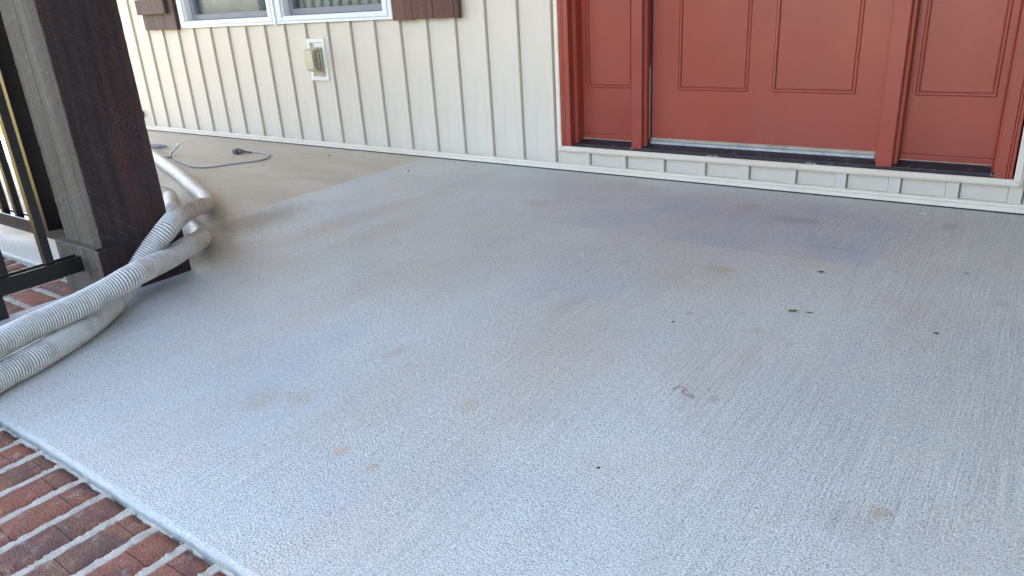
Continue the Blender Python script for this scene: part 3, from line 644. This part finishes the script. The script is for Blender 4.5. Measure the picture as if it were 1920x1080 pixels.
# ------------------------------------------------------------------ hoses
def catmull(P, step):
    P = [Vector(p) for p in P]; P = [P[0] * 2 - P[1]] + P + [P[-1] * 2 - P[-2]]; out = []
    for i in range(1, len(P) - 2):
        a, b_, c_, d = P[i - 1:i + 3]; k = max(2, int((c_ - b_).length / .004))
        for j in range(k):
            t = j / k; out.append(.5 * ((2 * b_) + (c_ - a) * t + (2 * a - 5 * b_ + 4 * c_ - d) * t * t + (3 * b_ - a - 3 * c_ + d) * t ** 3))
    out.append(P[-2])
    for _ in range(3): out = [out[0]] + [(out[i - 1] + out[i] * 2 + out[i + 1]) / 4 for i in range(1, len(out) - 1)] + [out[-1]]
    # resample
    res = [out[0].copy()]; acc = 0
    for i in range(1, len(out)):
        a, b_ = out[i - 1], out[i]; L = (b_ - a).length; t = step - acc
        while t <= L: res.append(a.lerp(b_, t / L)); t += step
        acc = (L - (t - step))
    return res
def tube(pts, rad, seg=26, attrs=None, twist=None):
    """rad(i, theta) -> radius"""
    n_ = len(pts); v = []; f = []; T0 = (pts[1] - pts[0]).normalized(); up = Vector((0, 0, 1)); Nn = (up - T0 * up.dot(T0)).normalized()
    for i, p in enumerate(pts):
        T = (pts[min(i + 1, n_ - 1)] - pts[max(i - 1, 0)]).normalized(); Nn = (Nn - T * Nn.dot(T)).normalized(); B = T.cross(Nn)
        for k_ in range(seg):
            th = 2 * math.pi * k_ / seg; r = rad(i, th); v.append(p + (Nn * math.cos(th) + B * math.sin(th)) * r)
    for i in range(n_ - 1):
        for k_ in range(seg): a = i * seg + k_; b_ = i * seg + (k_ + 1) % seg; f.append([a, b_, b_ + seg, a + seg])
    f.append(list(range(seg - 1, -1, -1))); f.append([(n_ - 1) * seg + k_ for k_ in range(seg)])
    return v, f
def hose(P, lab, cuffs, stretch=0.0):
    step = .0011; pts = catmull(P, step); n_ = len(pts); pitch_ = .0066; seg = 26; Rr = .0275
    cf = []
    for p in pts:
        c_ = 0
        for (x, y, r_) in cuffs:
            d = math.hypot(p.x - x, p.y - y); c_ = max(c_, max(0, min(1, (r_ - d) / .05)))
        cf.append(c_)
    ridge = []; cuffv = []; phs = [0.0]
    for p in pts: phs.append(phs[-1] + step / (pitch_ * (1 + stretch * max(0, min(1, (p.y + 1.86) / .14)))))
    def rad(i, th):
        ph = (phs[i] + th / (2 * math.pi)) * 2 * math.pi; w = .5 + .5 * math.cos(ph); w = w ** .8
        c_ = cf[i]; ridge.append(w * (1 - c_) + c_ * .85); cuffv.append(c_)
        return Rr + (w - .5) * .0048 * (1 - c_) + c_ * (.0012 + .0012 * noise.noise(Vector((i * step * 22, math.sin(th) * 1.2, math.cos(th)))))
    v, f = tube(pts, rad, seg); me = mesh(v, f, True, 'vacuum_hose')
    a = me.attributes.new('ridge', 'FLOAT', 'POINT'); b_ = me.attributes.new('cuff', 'FLOAT', 'POINT')
    a.data.foreach_set('value', ridge); b_.data.foreach_set('value', cuffv)
    o = link('vacuum_hose', me, MT['hose']); tag(o, lab, 'hose', 'white ribbed vacuum hoses'); return o
HP = [(1.62, -3.3, -.265), (1.52, -2.95, -.25), (1.40, -2.62, -.10), (1.33, -2.47, .05), (1.28, -2.36, .075), (1.261, -2.306, .083), (1.22, -2.211, .085), (1.188, -2.14, .085), (1.159, -2.064, .085), (1.146, -1.989, .088), (1.136, -1.897, .098), (1.125, -1.813, .112), (1.064, -1.732, .1), (.975, -1.625, .080), (.925, -1.545, .078), (.854, -1.48, .06), (.778, -1.415, .042), (.71, -1.367, .032), (.635, -1.333, .03), (.552, -1.32, .03), (.442, -1.287, .03), (.301, -1.222, .03), (.198, -1.166, .035), (.083, -1.114, .04), (-.02, -1.11, .04), (-.11, -1.17, .03), (-.2, -1.25, .03)]
HQ = [(1.70, -3.3, -.265), (1.62, -2.95, -.25), (1.50, -2.64, -.12), (1.40, -2.50, .02), (1.33, -2.40, .03), (1.293, -2.332, .03), (1.259, -2.241, .03), (1.227, -2.17, .03), (1.205, -2.103, .03), (1.174, -2.034, .03), (1.133, -1.956, .03), (1.073, -1.874, .03), (1.015, -1.80, .038), (.975, -1.735, .062), (.976, -1.67, .12), (.975, -1.615, .16), (.915, -1.553, .163), (.774, -1.446, .135), (.548, -1.272, .085), (.409, -1.154, .045), (.308, -1.085, .032), (.189, -1.028, .03), (.006, -.955, .03), (-.25, -.851, .03), (-.595, -.725, .03), (-.925, -.605, .03), (-1.364, -.452, .03)]
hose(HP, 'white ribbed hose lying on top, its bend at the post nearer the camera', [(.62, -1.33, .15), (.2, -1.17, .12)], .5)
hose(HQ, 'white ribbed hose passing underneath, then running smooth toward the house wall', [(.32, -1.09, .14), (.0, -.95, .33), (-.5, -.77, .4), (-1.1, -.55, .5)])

# ------------------------------------------------------------------ extension cord
K_ = empty('extension_cord', (-.5, -.4, 0), 'thin grey extension cord with a dark plug on the tan concrete', 'cord')
cp = [(-.549, -.284), (-.489, -.263), (-.406, -.272), (-.345, -.305), (-.303, -.36), (-.300, -.418), (-.345, -.475), (-.381, -.555), (-.422, -.613), (-.499, -.634), (-.633, -.607), (-.804, -.554), (-.922, -.50), (-1.062, -.455), (-1.298, -.367), (-1.452, -.318), (-1.7, -.27), (-1.9, -.33)]
pts = catmull([(x, y, .0050) for x, y in cp], .008)
v, f = tube(pts, lambda i, th: .0038, 10); link('cable', mesh(v, f, True), MT['cord'], K_)
lp = catmull([(-1.45, -.43, .005), (-1.34, -.41, .006), (-1.22, -.44, .012), (-1.17, -.40, .012), (-1.22, -.355, .012), (-1.32, -.375, .008), (-1.38, -.41, .012), (-1.30, -.45, .014), (-1.19, -.425, .018), (-1.2, -.37, .018), (-1.32, -.36, .016), (-1.5, -.40, .006)], .008)
v, f = tube(lp, lambda i, th: .0038, 10); link('cable_loop', mesh(v, f, True), MT['cord'], K_)
lp = catmull([(-.93, -.505, .008), (-.95, -.47, .022), (-.965, -.44, .045), (-.94, -.435, .052), (-.925, -.46, .04), (-.93, -.50, .014), (-.88, -.535, .008), (-.93, -.53, .012), (-.97, -.50, .01)], .006)
v, f = tube(lp, lambda i, th: .0052, 10); link('cord_tie', mesh(v, f, True), MT['cordwhite'], K_)
pm = MB(); pm.box(-.612, -.578, -.3395, -.303, .003, .029, .004); pm.box(-.580, -.556, -.328, -.300, .006, .024, .004)
pl = pm.build('plug', MT['plug'], K_)
for dz in (.010, .021): MB().box(-.635, -.611, -.3255, -.319, dz, dz + .0025).build('prong', MT['brass'], pl)
pp = catmull([(-.560, -.310, .0140), (-.552, -.293, .010), (-.545, -.283, .006), (-.530, -.276, .005)], .004); v, f = tube(pp, lambda i, th: .0058 - .0012 * i / len(pp), 10); link('strain_relief', mesh(v, f, True), MT['plug'], K_)

# ------------------------------------------------------------------ outdoor outlet
O = empty('outdoor_outlet', (-.20, 0, .45), 'white outdoor outlet with a yellowed bubble cover on the cream siding', 'outlet')
MB().ring(-.270, -.137, .347, .554, [(0, -.0006), (0, -.0165), (.002, -.019), (.019, -.020), (.0205, -.0185), (.0215, -.010)]).build('mounting_frame', MT['oldwhite'], O)
MB().box(-.250, -.157, -.0125, -.0098, .367, .534).build('back_plate', MT['boxinner'], O)
MB().box(-.222, -.158, -.0150, -.0126, .512, .531).build('cover_flange', MT['oldwhite'], O)
# bubble: a side profile (y,z) with bulging front, extruded in x and closed
def bub(x0, x1, g=0.0):
    return [(-.0127, .506 - g), (-.030, .5085 - g), (-.060, .506 - g), (-.0745 + g, .499 - g), (-.0765 + g, .470), (-.0765 + g, .440), (-.0745 + g, .412 + g), (-.060, .399 + g), (-.030, .392 + g), (-.0127, .390 + g)]
m_ = MB().extr(bub(0, 0), 'x', -.232, -.176); cv = m_.build('bubble_cover', MT['tanplastic'], O)
ar = [(-.0235, .500), (-.058, .4985), (-.0640, .470), (-.0660, .450), (-.0640, .43), (-.058, .4065), (-.0235, .400)]
MB().extr(ar, 'x', -.1765, -.1742).build('cover_side', MT['olive'], O)
MB().box(-.1835, -.1700, -.0238, -.0128, .392, .5070, .002).build('cover_rim', MT['tanplastic'], O)
MB().box(-.1740, -.1725, -.040, -.034, .410, .492).build('cover_rib', MT['tanplastic'], O)
hg = MB(); hg.box(-.179, -.160, -.026, -.0128, .379, .391, .002); hg.box(-.176, -.168, -.032, -.022, .372, .380, .002); hg.box(-.166, -.158, -.024, -.014, .392, .404, .003); hg.build('hinge', MT['tanplastic'], O)

# ------------------------------------------------------------------ litter on the slab
def speck(name, x, y, r, mat, lab, cat, group=None, flat=.5, seed=1, elong=1.0, ang=0.0):
    bm = bmesh.new(); bmesh.ops.create_icosphere(bm, subdivisions=2, radius=1)
    for v in bm.verts:
        q = v.co * (1 + .55 * noise.noise(v.co * 1.6 + Vector((seed, 0, 0)))); X_ = q.x * r * elong; Y_ = q.y * r
        v.co = Vector((X_ * math.cos(ang) - Y_ * math.sin(ang), X_ * math.sin(ang) + Y_ * math.cos(ang), max(-.7, q.z) * r * flat))
    me = bpy.data.meshes.new(name); bm.to_mesh(me); bm.free(); o = link(name, me, mat); o.location = (x, y, r * flat * .6); return tag(o, lab, cat, group)
speck('pebble', .604, -.278, .0055, MT['specks'], 'black pebble beside the corner of the tan concrete near the house wall', 'pebble', seed=2)
speck('pebble', 1.878, -.915, .0045, MT['palechip'], 'tiny white pebble alone on the grey concrete in front of the door', 'pebble', seed=3)
speck('dead_bug', 2.487, -.752, .004, MT['specks'], 'dark shrivelled bug just in front of the bluish door-mat mark', 'bug', flat=.35, seed=4, elong=1.5, ang=.5)
speck('leaf_scrap', 2.498, -1.027, .0055, MT['leaf'], 'larger crushed olive-green leaf scrap on the concrete before the door', 'leaf', flat=.15, seed=5, elong=1.8, ang=.6)
speck('leaf_scrap', 2.532, -1.020, .004, MT['leaf'], 'smaller olive leaf scrap just right of the larger one', 'leaf', flat=.15, seed=6, elong=1.6, ang=.4)
speck('bark_chip', 2.783, -1.007, .003, MT['specks'], 'dark bark chip on the concrete near the right edge of the view', 'bark chip', flat=.3, seed=7, elong=1.4)
speck('bark_chip', 2.793, -.609, .003, MT['twig'], 'reddish brown bark chip on the concrete below the right sidelight', 'bark chip', flat=.3, seed=8, elong=1.6)
speck('pebble', 2.419, -1.775, .0024, MT['specks'], 'small black pebble nearest the camera at the bottom of the view', 'pebble', seed=9, elong=1.3, ang=.8)
speck('pebble', 2.29, -1.21, .003, MT['specks'], 'small black pebble on the broomed concrete left of the leaf scraps', 'pebble', seed=10)
speck('pebble', -.04, -.17, .005, MT['specks'], 'dark pebble on tan concrete right of the cord bend', 'pebble', seed=11)
speck('pebble', .086, -.949, .005, MT['specks'], 'dark pebble on tan concrete beside the smooth hose bend', 'pebble', seed=12, elong=1.5)
speck('pebble', 2.62, -.11, .007, MT['palechip'], 'flat white chip close to the base trim under the door', 'pebble', flat=.3, seed=13, elong=1.5, ang=.4)
tw = catmull([(2.415, -1.490, .0018), (2.425, -1.474, .003), (2.440, -1.478, .002), (2.432, -1.492, .0018), (2.452, -1.500, .003), (2.463, -1.493, .002), (2.458, -1.507, .0018)], .002)
v, f = tube(tw, lambda i, th: .0007, 6); tag(link('twig', mesh(v, f, True), MT['twig']), 'curly reddish brown twig alone on the grey concrete', 'twig')
# sand and crumbs
cv_ = MB(); rr = random.Random(3)
for _ in range(420):
    x = rr.uniform(-1.0, 3.0); y = rr.uniform(-2.15, -.06)
    if x < XL and y < YL: continue
    s_ = rr.uniform(.0007, .0016) * (1.5 if x < .5 else 1); k = len(cv_.v); a = rr.uniform(0, 6)
    cv_.v += [(x + s_ * math.cos(a + t_), y + s_ * math.sin(a + t_), 0.0002) for t_ in (0, 2.1, 4.2)] + [(x, y, s_ * .9)]
    cv_.f += [[k, k + 1, k + 3], [k + 1, k + 2, k + 3], [k + 2, k, k + 3]]; cv_.mi += [0] * 3
tag(cv_.build('grit', MT['specks']), 'scattered dark grit crumbs on the concrete slab', 'grit', kind='stuff')
# grass blades on the lawn near the porch
gb = MB(); rr = random.Random(5)
for _ in range(16000):
    x = rr.uniform(-6, .55); y = rr.uniform(-4.5, -1.98) if x > -3 else rr.uniform(-4.5, 1.5)
    h_ = rr.uniform(.02, .06); a = rr.uniform(0, 6.28); w_ = .0035; dx, dy = math.cos(a) * w_, math.sin(a) * w_; bx_, by_ = rr.uniform(-.03, .03), rr.uniform(-.03, .03); z = gz(x, y); k = len(gb.v)
    gb.v += [(x - dx, y - dy, z - .005), (x + dx, y + dy, z - .005), (x + bx_, y + by_, z + h_)]; gb.f.append([k, k + 1, k + 2]); gb.mi.append(0)
tag(link('grass', mesh(gb.v, gb.f), MT['lawn']), 'short dry grass blades around the left end of the porch', 'grass', kind='stuff')
